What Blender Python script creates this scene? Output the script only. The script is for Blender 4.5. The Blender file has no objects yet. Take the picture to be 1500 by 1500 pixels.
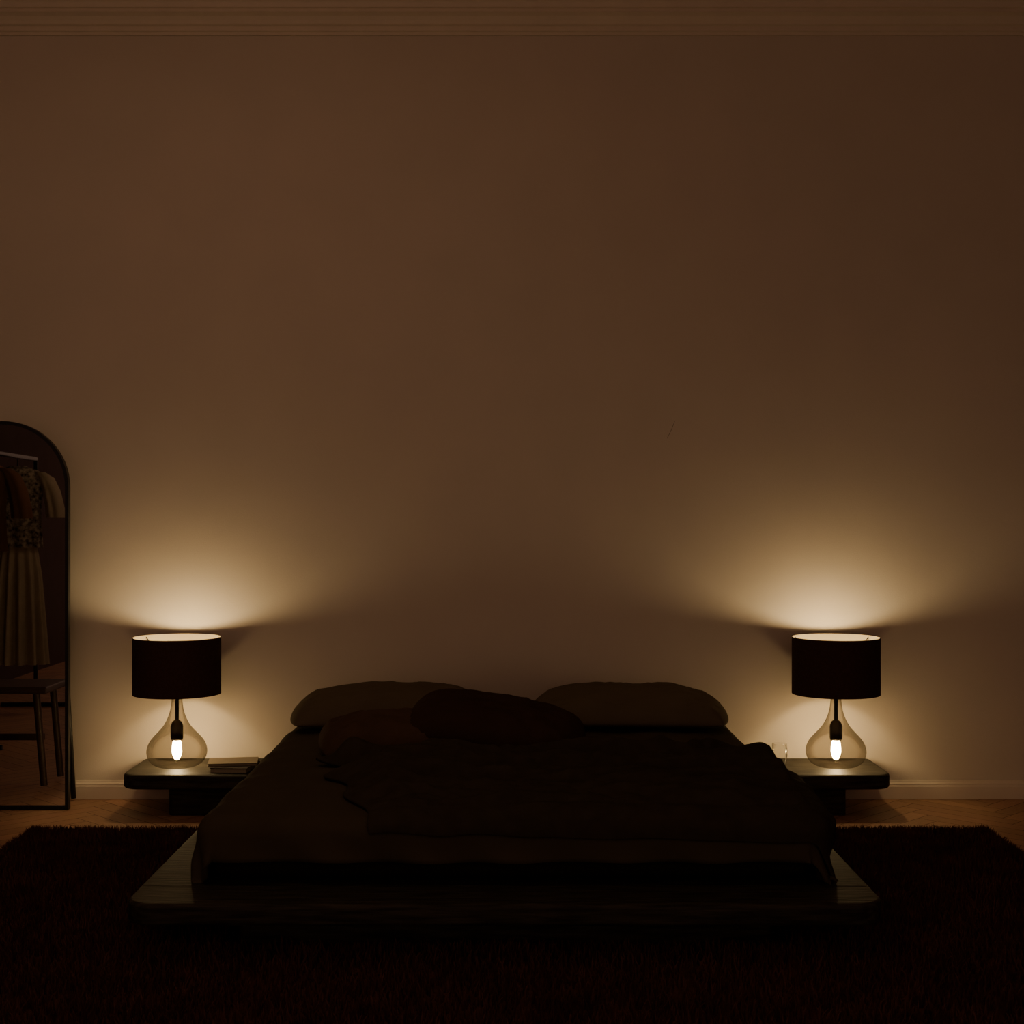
import bpy, bmesh, math, random
import numpy as np
from mathutils import Vector, Matrix, noise
random.seed(4); rng=np.random.default_rng(7)
sc=bpy.context.scene
pi=math.pi
H=1.235
# ---------------------------------------------------------------- helpers
def link(o):
    sc.collection.objects.link(o); return o
def mesh(name,verts,faces,mat=None,smooth=False,parent=None):
    me=bpy.data.meshes.new(name); me.from_pydata([tuple(v) for v in verts],[],faces); me.update()
    o=link(bpy.data.objects.new(name,me))
    if mat: me.materials.append(mat)
    if smooth:
        for p in me.polygons: p.use_smooth=True
    if parent: o.parent=parent
    return o
def empty(name,loc=(0,0,0)):
    o=link(bpy.data.objects.new(name,None)); o.location=loc; o.empty_display_size=.1; return o
def recalc(o):
    bm=bmesh.new(); bm.from_mesh(o.data); bmesh.ops.recalc_face_normals(bm,faces=bm.faces); bm.to_mesh(o.data); bm.free()
def box(name,x0,x1,y0,y1,z0,z1,mat,bev=0,parent=None,seg=3):
    v=[(x0,y0,z0),(x1,y0,z0),(x1,y1,z0),(x0,y1,z0),(x0,y0,z1),(x1,y0,z1),(x1,y1,z1),(x0,y1,z1)]
    f=[(0,3,2,1),(4,5,6,7),(0,1,5,4),(1,2,6,5),(2,3,7,6),(3,0,4,7)]
    o=mesh(name,v,f,mat,parent=parent)
    if bev:
        m=o.modifiers.new('b','BEVEL'); m.width=bev; m.segments=seg; m.limit_method='ANGLE'
        for p in o.data.polygons: p.use_smooth=True
        w=o.modifiers.new('w','WEIGHTED_NORMAL')
    return o
def slab(name,x0,x1,y0,y1,z0,z1,radii,mat,parent=None,edge=.012):
    # radii: (x0y0, x1y0, x1y1, x0y1)
    pts=[]
    cs=[((x0,y0),(1,1),pi,radii[0]),((x1,y0),(-1,1),1.5*pi,radii[1]),((x1,y1),(-1,-1),0,radii[2]),((x0,y1),(1,-1),.5*pi,radii[3])]
    for (cx,cy),(sx,sy),a0,r in cs:
        n=10 if r>0.005 else 1
        for i in range(n):
            a=a0+(.5*pi*i/(n-1) if n>1 else .25*pi)
            rr=r
            if n==1: pts.append((cx,cy))
            else: pts.append((cx+sx*rr+rr*math.cos(a),cy+sy*rr+rr*math.sin(a)))
    n=len(pts)
    v=[(x,y,z0) for x,y in pts]+[(x,y,z1) for x,y in pts]
    f=[tuple(reversed(range(n))),tuple(range(n,2*n))]+[(i,(i+1)%n,n+(i+1)%n,n+i) for i in range(n)]
    o=mesh(name,v,f,mat,parent=parent)
    for p in o.data.polygons: p.use_smooth=True
    m=o.modifiers.new('b','BEVEL'); m.width=edge; m.segments=3; m.limit_method='ANGLE'; m.angle_limit=math.radians(50)
    o.modifiers.new('w','WEIGHTED_NORMAL')
    return o
def lathe(name,prof,mat,n=64,loc=(0,0,0),parent=None):
    v=[];f=[]
    for r,z in prof:
        for i in range(n):
            a=2*pi*i/n; v.append((r*math.cos(a)+loc[0],r*math.sin(a)+loc[1],z+loc[2]))
    for j in range(len(prof)-1):
        for i in range(n):
            f.append((j*n+i,j*n+(i+1)%n,(j+1)*n+(i+1)%n,(j+1)*n+i))
    o=mesh(name,v,f,mat,True,parent); return o
def tube(name,pts,r,mat,parent=None,cyc=False,res=8):
    cu=bpy.data.curves.new(name,'CURVE'); cu.dimensions='3D'; cu.bevel_depth=r; cu.bevel_resolution=4; cu.use_fill_caps=True
    s=cu.splines.new('POLY'); s.points.add(len(pts)-1)
    for p,q in zip(s.points,pts): p.co=(*q,1)
    s.use_cyclic_u=cyc
    cu.materials.append(mat)
    t=bpy.data.objects.new(name,cu); link(t)
    dg=bpy.context.evaluated_depsgraph_get()
    me=bpy.data.meshes.new_from_object(t.evaluated_get(dg))
    bpy.data.objects.remove(t)
    o=link(bpy.data.objects.new(name,me))
    for p in me.polygons: p.use_smooth=True
    if parent: o.parent=parent
    return o
def gridmesh(name,fn,nu,nv,mat,parent=None,solid=0):
    v=[fn(i/nu,j/nv) for j in range(nv+1) for i in range(nu+1)]
    w=nu+1
    f=[(j*w+i,j*w+i+1,(j+1)*w+i+1,(j+1)*w+i) for j in range(nv) for i in range(nu)]
    o=mesh(name,v,f,mat,True,parent)
    if solid:
        m=o.modifiers.new('s','SOLIDIFY'); m.thickness=solid; m.offset=-1
    return o
# ---------------------------------------------------------------- materials
def M(name,col,rough=.6,spec=.3,metal=0,noise_amt=0,nscale=8,bump=0,bscale=60,stretch=(1,1,1),col2=None,sheen=0):
    m=bpy.data.materials.new(name); m.use_nodes=True
    nt=m.node_tree; b=nt.nodes['Principled BSDF']
    b.inputs['Base Color'].default_value=(*col,1); b.inputs['Roughness'].default_value=rough
    b.inputs['Specular IOR Level'].default_value=spec; b.inputs['Metallic'].default_value=metal
    if sheen: b.inputs['Sheen Weight'].default_value=sheen
    tc=nt.nodes.new('ShaderNodeTexCoord'); mp=nt.nodes.new('ShaderNodeMapping')
    mp.inputs['Scale'].default_value=stretch
    nt.links.new(tc.outputs['Object'],mp.inputs['Vector'])
    if noise_amt or col2:
        n=nt.nodes.new('ShaderNodeTexNoise'); n.inputs['Scale'].default_value=nscale; n.inputs['Detail'].default_value=6
        nt.links.new(mp.outputs[0],n.inputs['Vector'])
        r=nt.nodes.new('ShaderNodeValToRGB')
        c2=col2 or tuple(c*(1-noise_amt) for c in col)
        r.color_ramp.elements[0].position=.35; r.color_ramp.elements[1].position=.65
        r.color_ramp.elements[0].color=(*c2,1); r.color_ramp.elements[1].color=(*col,1)
        nt.links.new(n.outputs['Fac'],r.inputs['Fac']); nt.links.new(r.outputs['Color'],b.inputs['Base Color'])
    if bump:
        n=nt.nodes.new('ShaderNodeTexNoise'); n.inputs['Scale'].default_value=bscale; n.inputs['Detail'].default_value=4
        nt.links.new(mp.outputs[0],n.inputs['Vector'])
        bp=nt.nodes.new('ShaderNodeBump'); bp.inputs['Strength'].default_value=bump; bp.inputs['Distance'].default_value=.01
        nt.links.new(n.outputs['Fac'],bp.inputs['Height']); nt.links.new(bp.outputs[0],b.inputs['Normal'])
    return m
def emis(name,col,s):
    m=bpy.data.materials.new(name); m.use_nodes=True
    b=m.node_tree.nodes['Principled BSDF']; b.inputs['Base Color'].default_value=(1,1,1,1)
    b.inputs['Emission Color'].default_value=(*col,1); b.inputs['Emission Strength'].default_value=s
    return m
def thin_glass(name,tint,edge,refl=.5):
    m=bpy.data.materials.new(name); m.use_nodes=True; nt=m.node_tree; nt.nodes.clear()
    out=nt.nodes.new('ShaderNodeOutputMaterial'); mx=nt.nodes.new('ShaderNodeMixShader')
    t=nt.nodes.new('ShaderNodeBsdfTransparent'); g=nt.nodes.new('ShaderNodeBsdfGlossy'); lw=nt.nodes.new('ShaderNodeLayerWeight')
    t2=nt.nodes.new('ShaderNodeMath'); t2.operation='MULTIPLY'; t2.inputs[1].default_value=refl
    r=nt.nodes.new('ShaderNodeValToRGB'); lw2=nt.nodes.new('ShaderNodeLayerWeight'); lw2.inputs['Blend'].default_value=.3
    r.color_ramp.elements[0].color=(*tint,1); r.color_ramp.elements[1].color=(*edge,1); r.color_ramp.elements[0].position=.15
    nt.links.new(lw2.outputs['Facing'],r.inputs[0]); nt.links.new(r.outputs[0],t.inputs[0])
    g.inputs['Roughness'].default_value=.03
    lw.inputs['Blend'].default_value=.2
    nt.links.new(lw.outputs['Fresnel'],t2.inputs[0]); nt.links.new(t2.outputs[0],mx.inputs[0])
    nt.links.new(t.outputs[0],mx.inputs[1]); nt.links.new(g.outputs[0],mx.inputs[2]); nt.links.new(mx.outputs[0],out.inputs[0])
    return m
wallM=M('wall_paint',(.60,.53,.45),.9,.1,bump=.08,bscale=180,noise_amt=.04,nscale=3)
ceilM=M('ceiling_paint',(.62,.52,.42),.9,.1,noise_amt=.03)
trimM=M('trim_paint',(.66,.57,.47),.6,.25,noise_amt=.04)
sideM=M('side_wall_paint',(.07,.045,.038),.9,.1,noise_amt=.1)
woodM=M('black_oak',(.046,.039,.028),.62,.18,col2=(.014,.011,.008),nscale=6,stretch=(1.2,14,14),bump=.25,bscale=8)
duvetM=M('duvet_cotton',(.068,.056,.037),.95,.05,noise_amt=.1,nscale=5,bump=.3,bscale=14)
mattM=M('mattress_cover',(.018,.015,.010),.95,.05,noise_amt=.1)
blanM=M('blanket_wool',(.047,.038,.027),.95,.05,noise_amt=.2,nscale=20,bump=.4,bscale=25)
pillM=M('pillow_linen',(.125,.102,.068),.95,.05,noise_amt=.1,bump=.25,bscale=12)
cushM=M('cushion_brown',(.085,.054,.037),.95,.05,noise_amt=.15,bump=.3,bscale=30)
cush2M=M('cushion_dark',(.050,.029,.021),.95,.05,noise_amt=.15,bump=.3,bscale=30)
blackM=M('black_metal',(.006,.005,.005),.4,.4,noise_amt=.1)
rugM=M('rug_pile',(.115,.050,.038),.95,.05,noise_amt=.35,nscale=9)
shadeM=M('shade_fabric_outer',(.065,.034,.026),.95,.05,noise_amt=.2,nscale=90)
innerM=M('shade_lining',(.24,.20,.14),.8,.1,noise_amt=.03)
brassM=M('socket_dark_brass',(.05,.035,.022),.4,.5,metal=.6,noise_amt=.1)
glassM=thin_glass('smoked_glass',(.70,.68,.64),(.26,.24,.21),.3)
clearM=thin_glass('clear_glass',(.97,.97,.96),(.75,.75,.75),.35)
bulbLo=emis('bulb_glow_low',(1,.71,.34),140)
bulbHi=emis('bulb_glow_high',(1,.73,.36),185)
mirM=M('mirror_silver',(.75,.75,.75),.01,.5,metal=1,noise_amt=.005)
bookM=M('book_cover',(.18,.14,.095),.6,.3,noise_amt=.1)
book2M=M('book_cover_dark',(.03,.02,.016),.6,.3,noise_amt=.1)
pageM=M('book_pages',(.35,.30,.22),.8,.1,noise_amt=.1,nscale=60,stretch=(1,1,20))
clothM=M('linen_pale',(.42,.37,.28),.9,.1,noise_amt=.12,nscale=20)
patM=M('blouse_pattern',(.38,.34,.27),.9,.1,col2=(.04,.03,.03),nscale=45)
tanM=M('tan_cloth',(.16,.085,.05),.9,.1,noise_amt=.15)
bwoodM=M('bench_wood',(.06,.03,.02),.5,.4,noise_amt=.3,stretch=(2,20,20))
# floor planks
plM=bpy.data.materials.new('oak_herringbone'); plM.use_nodes=True
nt=plM.node_tree; b=nt.nodes['Principled BSDF']; b.inputs['Roughness'].default_value=.5; b.inputs['Specular IOR Level'].default_value=.35
va=nt.nodes.new('ShaderNodeVertexColor'); va.layer_name='tone'
tc=nt.nodes.new('ShaderNodeTexCoord'); uvn=nt.nodes.new('ShaderNodeMapping'); uvn.inputs['Scale'].default_value=(2,30,1)
nn=nt.nodes.new('ShaderNodeTexNoise'); nn.inputs['Scale'].default_value=3; nn.inputs['Detail'].default_value=8
nt.links.new(tc.outputs['UV'],uvn.inputs[0]); nt.links.new(uvn.outputs[0],nn.inputs['Vector'])
rp=nt.nodes.new('ShaderNodeValToRGB'); rp.color_ramp.elements[0].position=.3; rp.color_ramp.elements[1].position=.7
rp.color_ramp.elements[0].color=(.70,.66,.6,1); rp.color_ramp.elements[1].color=(1,1,1,1)
nt.links.new(nn.outputs['Fac'],rp.inputs[0])
mxx=nt.nodes.new('ShaderNodeMix'); mxx.data_type='RGBA'; mxx.blend_type='MULTIPLY'; mxx.inputs[0].default_value=1
nt.links.new(va.outputs['Color'],mxx.inputs[6]); nt.links.new(rp.outputs[0],mxx.inputs[7]); nt.links.new(mxx.outputs[2],b.inputs['Base Color'])
subM=M('subfloor',(.06,.03,.02),.8,.1,noise_amt=.1)
# ---------------------------------------------------------------- room
XL,XR,YF=-3.7,3.7,-7.2; ZC=3.5
box('wall_back',XL-.1,XR+.1,0,.1,-.1,ZC+.1,wallM)
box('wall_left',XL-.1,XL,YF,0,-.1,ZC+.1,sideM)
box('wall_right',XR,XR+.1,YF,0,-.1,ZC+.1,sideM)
box('ceiling',XL,XR,YF,0,ZC,ZC+.1,ceilM)
floor=box('floor',XL,XR,YF,0,-.1,-.002,subM)
# herringbone
L=.48;W=.08;n=6;V=[];F=[];cols=[];uvs=[]
c45=math.cos(pi/4)
def addp(x,y,w,h,hor):
    g=.0012/W
    q=[(x+g,y+g),(x+w-g,y+g),(x+w-g,y+h-g),(x+g,y+h-g)]
    P=[((a*c45-b_*c45)*W,(a*c45+b_*c45)*W-3.5) for a,b_ in q]
    cx=sum(p[0] for p in P)/4; cy=sum(p[1] for p in P)/4
    if abs(cx)>XR+.3 or cy>.3 or cy<YF-.3: return
    s=len(V); V.extend([(p[0],p[1],0) for p in P]); F.append((s,s+1,s+2,s+3))
    t=random.uniform(.80,1.05); cols.append((.45*t,.255*t*random.uniform(.96,1.03),.16*t,1))
    o=random.random()*20
    uvs.append([(o,o),(o+1,o),(o+1,o+.17),(o,o+.17)] if hor else [(o,o+.17),(o,o),(o+1,o),(o+1,o+.17)])
for a in range(-90,90):
    for b_ in range(-14,15):
        ox=a+b_*n; oy=a-b_*n
        addp(ox,oy,n,1,True); addp(ox+n,oy+1-n,1,n,False)
pl=mesh('planks',V,F,plM,parent=floor)
ca=pl.data.color_attributes.new('tone','FLOAT_COLOR','CORNER'); uvl=pl.data.uv_layers.new(name='UVMap')
for p in pl.data.polygons:
    for k,li in enumerate(p.loop_indices):
        ca.data[li].color=cols[p.index]; uvl.data[li].uv=uvs[p.index][k]
bm=bmesh.new(); bm.from_mesh(pl.data)
for co,no in [((XL+.001,0,0),(-1,0,0)),((XR-.001,0,0),(1,0,0)),((0,-.001,0),(0,1,0)),((0,YF+.001,0),(0,-1,0))]:
    bmesh.ops.bisect_plane(bm,geom=bm.verts[:]+bm.edges[:]+bm.faces[:],plane_co=co,plane_no=no,clear_outer=True)
bm.to_mesh(pl.data); bm.free()
# trims : profile (out,z) extruded in X
def trim(name,prof):
    nP=len(prof); v=[(XL+.001,-o-.0005,z) for o,z in prof]+[(XR-.001,-o-.0005,z) for o,z in prof]
    f=[(i,i+1,nP+i+1,nP+i) for i in range(nP-1)]+[tuple(range(nP)),tuple(reversed(range(nP,2*nP)))]
    o=mesh(name,v,f,trimM); recalc(o); return o
trim('baseboard_back',[(0,.001),(.018,.001),(.018,.055),(.015,.06),(.015,.066),(.009,.072),(.006,.08),(0,.082)])
trim('trim_1',[(0,3.285),(.012,3.285),(.014,3.297),(.026,3.300),(.028,3.318),(.045,3.322),(.05,3.335),(.062,3.350),(.082,3.358),(.09,3.360),(.09,3.372),(.105,3.374),(.108,3.392),(.125,3.41),(.15,3.425),(.175,3.43),(.178,3.455),(.20,3.46),(.20,3.4995),(0,3.4995)])
# small hairline scratch on wall
sx=lambda px:(px-750)/340; sz=lambda py:H-(py-750)/340
scrM=M('scratch_mark',(.10,.08,.06),.9,.1,noise_amt=.2)
mesh('scratch',[(sx(988),-.0006,sz(617)),(sx(988.5),-.0006,sz(617)),(sx(983.6),-.0006,sz(630)),(sx(983),-.0006,sz(630)),(sx(977.6),-.0006,sz(642)),(sx(977),-.0006,sz(642))],[(0,1,2,3),(3,2,4,5)],scrM,parent=bpy.data.objects['wall_back'])
# added fill light: dim drum out of view, lifts wall and bed ambient
cl=empty('added_fill_light'); CL=(-1.3,-2.3,0)
lathe('fill_light_plate',[(.0001,3.499),(.12,3.499),(.12,3.47),(.0001,3.465)],trimM,64,CL,cl)
lathe('fill_light_rod',[(.0001,3.47),(.012,3.47),(.012,3.36),(.0001,3.36)],blackM,16,CL,cl)
lathe('fill_light_ring',[(.30,3.358),(.312,3.358),(.312,3.366),(.30,3.366),(.30,3.358)],blackM,64,CL,cl)
lathe('fill_light_drum',[(.0001,3.20),(.30,3.20),(.305,3.205),(.305,3.355),(.0001,3.36)],emis('added_fill_glow',(1,.62,.39),4.8),64,CL,cl)
# ---------------------------------------------------------------- rug
rug=empty('shag_rug')
RX0,RX1,RY0,RY1=-1.82,1.80,-3.6,-.73
box('rug_base',RX0,RX1,RY0,RY1,.0005,.012,rugM,parent=rug)
N=120000
x=rng.uniform(RX0,RX1,N); y=RY1-(RY1-RY0)*rng.uniform(0,1,N)**1.25
# extra on the edges
k=9000; x=np.concatenate([x,rng.uniform(RX0,RX1,k),RX0+rng.uniform(0,.03,k),RX1-rng.uniform(0,.03,k)])
y=np.concatenate([y,RY1-rng.uniform(0,.03,k),rng.uniform(RY0,RY1,k),rng.uniform(RY0,RY1,k)])
keep=~((np.abs(x+.02)<.80)&(y>-2.15)&(y<-.74)); x=x[keep];y=y[keep]; N=len(x)
a=rng.uniform(0,2*pi,N); h=rng.uniform(.022,.042,N); ln=rng.uniform(0,.022,N); la=rng.uniform(0,2*pi,N); w=rng.uniform(.0018,.003,N)
z0=np.full(N,.010)
vs=np.empty((N,5,3))
dx=np.cos(a)*w;dy=np.sin(a)*w
vs[:,0]=np.stack([x-dx,y-dy,z0],1); vs[:,1]=np.stack([x+dx,y+dy,z0],1)
mx_=x+np.cos(la)*ln*.35; my_=y+np.sin(la)*ln*.35
vs[:,2]=np.stack([mx_+dx*.8,my_+dy*.8,z0+h*.6],1); vs[:,3]=np.stack([mx_-dx*.8,my_-dy*.8,z0+h*.6],1)
vs[:,4]=np.stack([x+np.cos(la)*ln,y+np.sin(la)*ln,z0+h],1)
me=bpy.data.meshes.new('pile'); idx=np.arange(N)*5
me.vertices.add(N*5); me.vertices.foreach_set('co',vs.reshape(-1))
loops=np.stack([idx,idx+1,idx+2,idx+3,idx+3,idx+2,idx+4],1).reshape(-1)
me.loops.add(len(loops)); me.loops.foreach_set('vertex_index',loops.astype(np.int32))
st=np.stack([np.arange(N)*7,np.arange(N)*7+4],1).reshape(-1)
me.polygons.add(2*N); me.polygons.foreach_set('loop_start',st.astype(np.int32))
me.update(calc_edges=True); me.validate(); me.materials.append(rugM)
o=link(bpy.data.objects.new('pile',me)); o.parent=rug
# ---------------------------------------------------------------- bedside tables
def table(x0,x1,left):
    e=empty('bedside_table')
    r=(.07,.0,.0,.03) if left else (.0,.07,.03,.0)
    slab('top',x0,x1,-.425,-.025,.12,.18,r,woodM,e)
    bx0,bx1=(x0+.175,x1-.03) if left else (x0+.03,x1-.17)
    slab('base',bx0,bx1,-.345,-.06,.001,.12,(.02,.02,.02,.02),woodM,e,.004)
table(-1.573,-1.056,True); table(1.016,1.53,False)
# ---------------------------------------------------------------- bed
bed=empty('platform_bed')
PX0,PX1=-1.052,1.012
slab('platform',PX0,PX1,-2.305,-.03,.12,.18,(.085,.085,0,0),woodM,bed)
slab('plinth',-.78,.74,-2.10,-.78,.013,.12,(.02,.02,.02,.02),woodM,bed,.004)
box('seam',PX0+.01,PX1-.01,-2.112,-2.109,.178,.1806,blackM,parent=bed)
box('mattress',-.87,.86,-2.07,-.09,.181,.345,mattM,.05,bed,6)
cx=-.003
def nz(x,y,s,seed=0): return noise.noise(Vector((x*s,y*s,seed)))
def drape(u,v,off,hx=.84,yf=-2.045,r=.06,top=.372):
    ox=max(abs(u)-hx,0)*(1 if u>0 else -1); oy=min(v-yf,0)
    d=math.hypot(ox,oy)
    bx=max(-hx,min(hx,u)); by=max(v,yf)
    head=max(0,min(1,(v+2.0)/1.9))
    if d>1e-6:
        nx,ny=ox/d,oy/d
        t=min(d/r,pi/2); rest=max(0,d-r*pi/2)
        rest=min(rest,.20)
        s=u*1.0+v*1.0 if abs(nx)<.1 else v-u
        fold=.012*math.sin(s*23+3*nz(u,v,2))+.010*nz(u,v,7,3)
        R=(r+off)*math.sin(t)+rest*(.06+.34*head*abs(nx))+fold*min(1,rest/.08)
        z=top+off-r*(1-math.cos(t))-rest*.96
        z=max(z,.186)
        x=bx+nx*R; y=by+ny*R
    else:
        x,y=bx,by; z=top+off
    und=.012*nz(u,v,2.2,1)+.008*nz(u,v,6,2)
    z+=und*(1 if d<r else .3)
    ed=min(1,max(0,(hx-abs(u))/.25))*min(1,max(0,(v-yf)/.25))
    z+=.018*ed**.5
    return Vector((x+cx,y,z))
Ls,Lf=.245,.165
gridmesh('duvet',lambda a,b:drape(-(.84+Ls)+a*2*(.84+Ls),-2.045-Lf+b*(2.045+Lf-.11),0),170,170,duvetM,bed,.016)
# rumpled blanket
def ridge(x,y,s,seed,k): return max(0,1-abs(nz(x,y,s,seed))*k)
def bl(a,b):
    u=-.60+a*(.60+.84+.22)+.20*(1-a)*b**1.5; v0=-1.30-.04*math.sin(a*5)-.04*nz(a*4,0,1,3)+.12*a; v=v0+(-2.13-.03*nz(a*6,0,1,31)-.03*a-v0)*b
    u+=.09*nz(b*4,0,1.5,9)*(1-a)
    edge=min(1,min(a,1-a)*12,min(b,1-b)*7)
    p=drape(u,v,.004+.012*edge)
    wx=u+.25*nz(u,v,1.5,21); wy=v+.25*nz(u,v,1.5,22)
    h=(.050*ridge(wx*.55+.45*wy,wy*1.9,2.4,5,2.6)**1.5*(1-b)**.6+.040*ridge(wx*.5-.5*wy,wy*1.8,4.2,8,2.4)**1.5*(1-.6*b)+.012*ridge(wx,wy*2,9,13,2.2))*edge
    h+=.018*math.exp(-((b-.09)/.06)**2)*(1+.8*nz(a*6,0,1,4))
    if v<-2.045: h*=.35
    if abs(u)<.84: p.z+=h
    else: p.x+=h*.5
    if v<-2.045: p.y-=h*.6
    return p
gridmesh('blanket',bl,240,190,blanM,bed,.008)
# pillows
def pillow(name,a,b,t,loc,rot,mat,seed,pinch=.05,nn=52,low=.55,bend=0,k=.14,pw=2.3,ex=.55):
    V=[];F=[]
    for side in (1,-1):
        for j in range(nn+1):
            for i in range(nn+1):
                u=-1+2*i/nn; v=-1+2*j/nn
                u=math.sin(u*pi/2)*.75+u*.25; v=math.sin(v*pi/2)*.75+v*.25
                th=max(0,(1-abs(u)**pw)*(1-abs(v)**pw))**ex
                x=a*u*(1-pinch*(1-v*v))*math.sqrt(1-k*v*v*u*u*2); y=b*v*(1-pinch*1.3*(1-u*u))*math.sqrt(1-k*u*u*v*v*2)
                e=1-max(abs(u),abs(v))
                wr=.012*nz(u*2+seed,v*2,1.6,seed)+.009*(1-abs(nz(u*1.5,v*3,2.5,seed+3))*2)
                tt=t if side>0 else t*low
                V.append((x,y,side*(tt*th)+wr*min(1,e*5)*(1 if side>0 else .2)-bend*(u*u)))
    off=(nn+1)**2
    for s in (0,1):
        for j in range(nn):
            for i in range(nn):
                q=[s*off+j*(nn+1)+i,s*off+j*(nn+1)+i+1,s*off+(j+1)*(nn+1)+i+1,s*off+(j+1)*(nn+1)+i]
                F.append(tuple(q if s==0 else q[::-1]))
    o=mesh(name,V,F,mat,True)
    bm=bmesh.new(); bm.from_mesh(o.data); bmesh.ops.remove_doubles(bm,verts=bm.verts,dist=.0015); bmesh.ops.recalc_face_normals(bm,faces=bm.faces); bm.to_mesh(o.data); bm.free()
    for p in o.data.polygons: p.use_smooth=True
    o.location=loc; o.rotation_euler=[math.radians(r) for r in rot]
    return o
pillow('pillow',.415,.30,.086,(-.485,-.42,.440),(3,0,2),pillM,1,bend=.010,pw=3.2,ex=.6,low=.5)
pillow('pillow',.415,.30,.086,(.465,-.42,.440),(3,0,-2),pillM,5,bend=.010,pw=3.2,ex=.6,low=.5)
pillow('cushion',.225,.18,.082,(-.470,-1.09,.436),(8,-4,8),cushM,9,low=.45)
pillow('cushion',.335,.20,.092,(-.055,-1.06,.463),(14,8,-6),cush2M,12,low=.5,pw=2.8)
# ---------------------------------------------------------------- lamps
def lamp(X):
    e=empty('table_lamp'); Y=-.235; z0=.181
    c=(X,Y,0)
    pr=[(0,.182),(.055,.182),(.078,.184),(.100,.195),(.115,.212),(.123,.237),(.121,.262),(.110,.287),(.093,.308),(.074,.328),(.057,.348),(.044,.370),(.034,.393),(.027,.418),(.023,.445),(.022,.462),(.024,.474)]
    P=[Vector((r,z,0)) for r,z in pr]; S=[P[0],P[1]]
    for i in range(1,len(P)-2):
        for k in range(1,5):
            t=k/4; p0,p1,p2,p3=P[i-1],P[i],P[i+1],P[i+2]
            S.append(.5*((2*p1)+(p2-p0)*t+(2*p0-5*p1+4*p2-p3)*t*t+(3*p1-p0-3*p2+p3)*t**3))
    S.append(P[-1])
    lathe('glass_base',[(max(p.x,0.0001),p.y) for p in S],glassM,72,c,e)
    lathe('collar',[(.0001,.470),(.026,.470),(.026,.486),(.0001,.486)],blackM,32,c,e)
    tube('stem',[(X,Y,.36),(X,Y,.57)],.008,blackM,e)
    lathe('socket',[(.0001,.290),(.023,.290),(.026,.300),(.026,.350),(.020,.366),(.008,.376),(.0001,.378)],brassM,32,c,e)
    lathe('bulb',[(.0001,.207),(.007,.209),(.012,.216),(.017,.228),(.020,.243),(.0195,.262),(.017,.280),(.014,.2895),(.0001,.2895)],bulbLo,32,c,e)
    lathe('upper_socket',[(.0001,.555),(.020,.555),(.022,.562),(.022,.61),(.015,.618),(.0001,.618)],brassM,32,c,e)
    lathe('upper_bulb',[(.0001,.6205),(.014,.621),(.018,.637),(.026,.657),(.028,.670),(.025,.684),(.016,.694),(.0001,.697)],bulbHi,32,c,e)
    R=.180;zb,zt=.482,.717
    lathe('shade_outer',[(R-.003,zb),(R,zb),(R,zb+.004),(R,zt-.004),(R,zt),(R-.003,zt)],shadeM,96,c,e)
    lathe('shade_lining',[(R-.003,zb),(R-.003,zt)],innerM,96,c,e)
    tube('fitter_ring',[(X+.024*math.cos(a),Y+.024*math.sin(a),.614) for a in np.linspace(0,2*pi,24,endpoint=False)],.002,blackM,e,True)
    for k in range(3):
        a=2*pi*k/3+.5
        tube('strut',[(X+.024*math.cos(a),Y+.024*math.sin(a),.614),(X+.12*math.cos(a),Y+.12*math.sin(a),.645),(X+(R-.004)*math.cos(a),Y+(R-.004)*math.sin(a),.709)],.002,blackM,e)
    return e
lamp(-1.388); lamp(1.342)
# ---------------------------------------------------------------- books
bk=empty('book')
def bookpart(nm,x,y,z,w,d,h,ang,mat,par):
    o=box(nm+'_pages',-w/2+.004,w/2-.004,-d/2+.004,d/2-.004,.0025,h-.0025,pageM,parent=par)
    p=box(nm+'_cover_top',-w/2,w/2,-d/2,d/2,h-.0025,h,mat,.001,par); q=box(nm+'_cover_bottom',-w/2,w/2,-d/2,d/2,0,.0025,mat,.001,par)
    r=box(nm+'_spine',-w/2,w/2,d/2-.003,d/2,0,h,mat,.001,par)
    for k in (o,p,q,r): k.location=(x,y,z); k.rotation_euler=(0,0,math.radians(ang))
bookpart('lower',-1.135,-.30,.1805,.155,.19,.022,-6,book2M,bk)
bk2=empty('book')
bookpart('upper',-1.145,-.285,.2030,.20,.14,.012,8,bookM,bk2)
# ---------------------------------------------------------------- drinking glass
g=(1142-750)/354
lathe('drinking_glass',[(.0001,.188),(.021,.188),(.026,.20),(.031,.225),(.0315,.245),(.029,.277),(.0305,.277),(.033,.245),(.0325,.224),(.028,.198),(.024,.1815),(.0001,.1815)],clearM,48,(g,-.24,0))
# ---------------------------------------------------------------- mirror
mir=empty('arched_floor_mirror')
mx0,mx1=-2.385,-1.837; R=(mx1-mx0)/2; mc=(mx0+mx1)/2; ztop=1.612; zc=ztop-R; my=-.225
def arch(r_in,zb):
    pts=[(mc-R+r_in,zb)]
    for i in range(33):
        a=pi-pi*i/32; pts.append((mc+(R-r_in)*math.cos(a),zc+(R-r_in)*math.sin(a)))
    pts.append((mc+R-r_in,zb)); return pts
O=arch(0,.003); I=arch(.014,.017); nA=len(O)
V=[];F=[]
for yy in (my-.014,my+.014):
    V+= [(p[0],yy,p[1]) for p in O]+[(p[0],yy,p[1]) for p in I]
for i in range(nA):
    j=(i+1)%nA
    F+=[(i,j,nA+j,nA+i),(2*nA+i,3*nA+i,3*nA+j,2*nA+j),(i,2*nA+i,2*nA+j,j),(nA+i,nA+j,3*nA+j,3*nA+i)]
fr=mesh('frame',V,F,blackM,parent=mir); recalc(fr)
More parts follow.
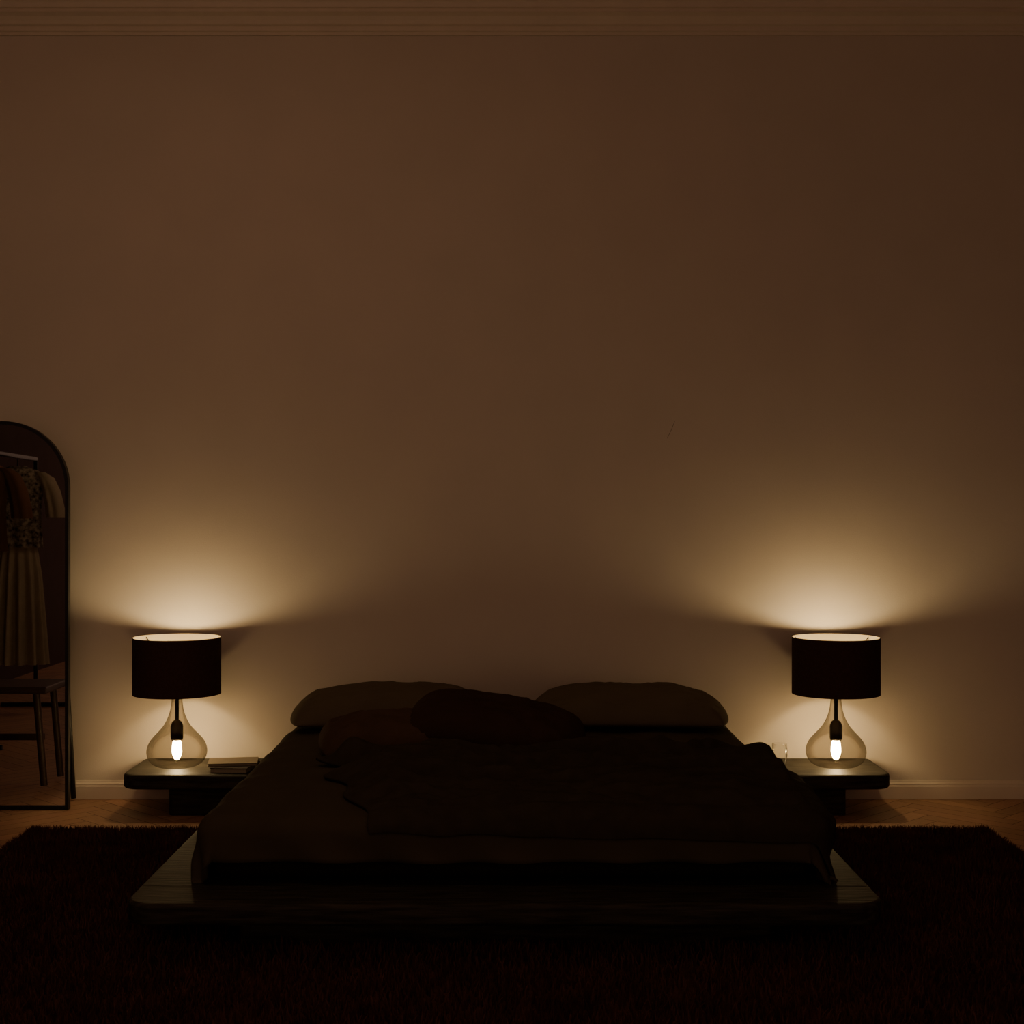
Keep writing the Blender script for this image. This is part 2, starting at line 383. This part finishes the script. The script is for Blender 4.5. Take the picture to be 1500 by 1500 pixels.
V=[(p[0],my-.004,p[1]) for p in I]; gl=mesh('mirror_glass',V,[tuple(range(nA))],mirM,parent=mir)
V=[(p[0],my+.010,p[1]) for p in I]; mesh('backing',V,[tuple(range(nA))],blackM,parent=mir)
for X in (-1.875,-2.345):
    tube('stand_leg',[(X,my+.02,.90),(X,-.045,.012)],.0115,blackM,mir)
tube('stand_bar',[(-1.875,-.09,.22),(-2.345,-.09,.22)],.008,blackM,mir)
# ---------------------------------------------------------------- clothes rack (seen in the mirror)
rk=empty('clothes_rack')
A=Vector((-2.86,-1.7,1.57)); B=Vector((-3.02,-3.35,1.57))
tube('rail',[A,B],.014,blackM,rk)
for P,k in ((A,0),(B,1)):
    tube('post',[(P.x,P.y,.03),(P.x,P.y,1.57)],.013,blackM,rk)
    tube('foot',[(P.x-.22,P.y,.015),(P.x+.22,P.y,.015)],.013,blackM,rk)
def garment_tube(name,prof,c,mat,par,pleat=0,k=16,n=72,rotz=0,axis=None):
    V=[];F=[];
    cr,sr=math.cos(rotz),math.sin(rotz)
    for j,(a,b_,z,ox) in enumerate(prof):
        for i in range(n):
            th=2*pi*i/n; m=1+pleat*(j/(len(prof)-1))*math.cos(k*th+.6*math.sin(3*th))
            x=a*math.cos(th)*(1+(m-1)*.3)+ox; y=b_*math.sin(th)*m
            V.append((c[0]+x*cr-y*sr,c[1]+x*sr+y*cr,z))
    for j in range(len(prof)-1):
        for i in range(n): F.append((j*n+i,j*n+(i+1)%n,(j+1)*n+(i+1)%n,(j+1)*n+i))
    F.append(tuple(range(n)))
    return mesh(name,V,F,mat,True,par)
def blouse(t,body,sleeve,skirt=None,nm='outfit'):
    p=A.lerp(B,t); e=empty(nm)
    c=(p.x,p.y)
    ang=math.atan2(B.y-A.y,B.x-A.x)+pi/2
    tube('hanger_hook',[(p.x,p.y,1.50),(p.x,p.y,1.54),(p.x,p.y+.0,1.555)],.003,blackM,e)
    garment_tube('torso',[(.05,.03,1.51,0),(.12,.045,1.485,0),(.165,.055,1.45,0),(.15,.06,1.38,0),(.135,.06,1.25,0),(.14,.06,1.12,0),(.145,.06,1.02,0)],c,body,e,.15,10,rotz=ang)
    for s in (-1,1):
        garment_tube('sleeve',[(.03,.04,1.475,s*.13),(.045,.05,1.44,s*.17),(.052,.05,1.36,s*.20),(.055,.05,1.26,s*.22),(.056,.05,1.20,s*.225)],c,sleeve,e,.15,6,rotz=ang)
    if skirt:
        garment_tube('skirt',[(.115,.05,1.03,0),(.12,.055,.98,0),(.135,.06,.85,0),(.15,.065,.6,0),(.165,.07,.32,0)],c,skirt,e,.5,14,n=160,rotz=ang)
    return e
blouse(.72,patM,clothM,clothM,'hanging_outfit')
blouse(.22,tanM,tanM,None,'hanging_shirt')
# bench seen in the mirror
bn=empty('bench')
box('seat',-2.80,-2.06,-.95,-.62,.43,.46,bwoodM,.006,bn)
for X in (-2.74,-2.12):
    for Y in (-.90,-.67):
        s=1 if X>-2.4 else -1
        tube('leg',[(X,Y,.43),(X+.035*s,Y,.016)],.016,bwoodM,bn)
box('stretcher',-2.74,-2.12,-.79,-.775,.20,.23,bwoodM,.003,bn)
# ---------------------------------------------------------------- world + camera
w=bpy.data.worlds.new('w'); sc.world=w; w.use_nodes=True
w.node_tree.nodes['Background'].inputs[0].default_value=(1,.58,.40,1); w.node_tree.nodes['Background'].inputs[1].default_value=.44
cam=bpy.data.cameras.new('camera'); co=link(bpy.data.objects.new('camera',cam)); cam.lens=50; cam.sensor_width=36; cam.clip_start=.05
co.location=(0,-6.127,H); co.rotation_euler=(pi/2,0,0); sc.camera=co
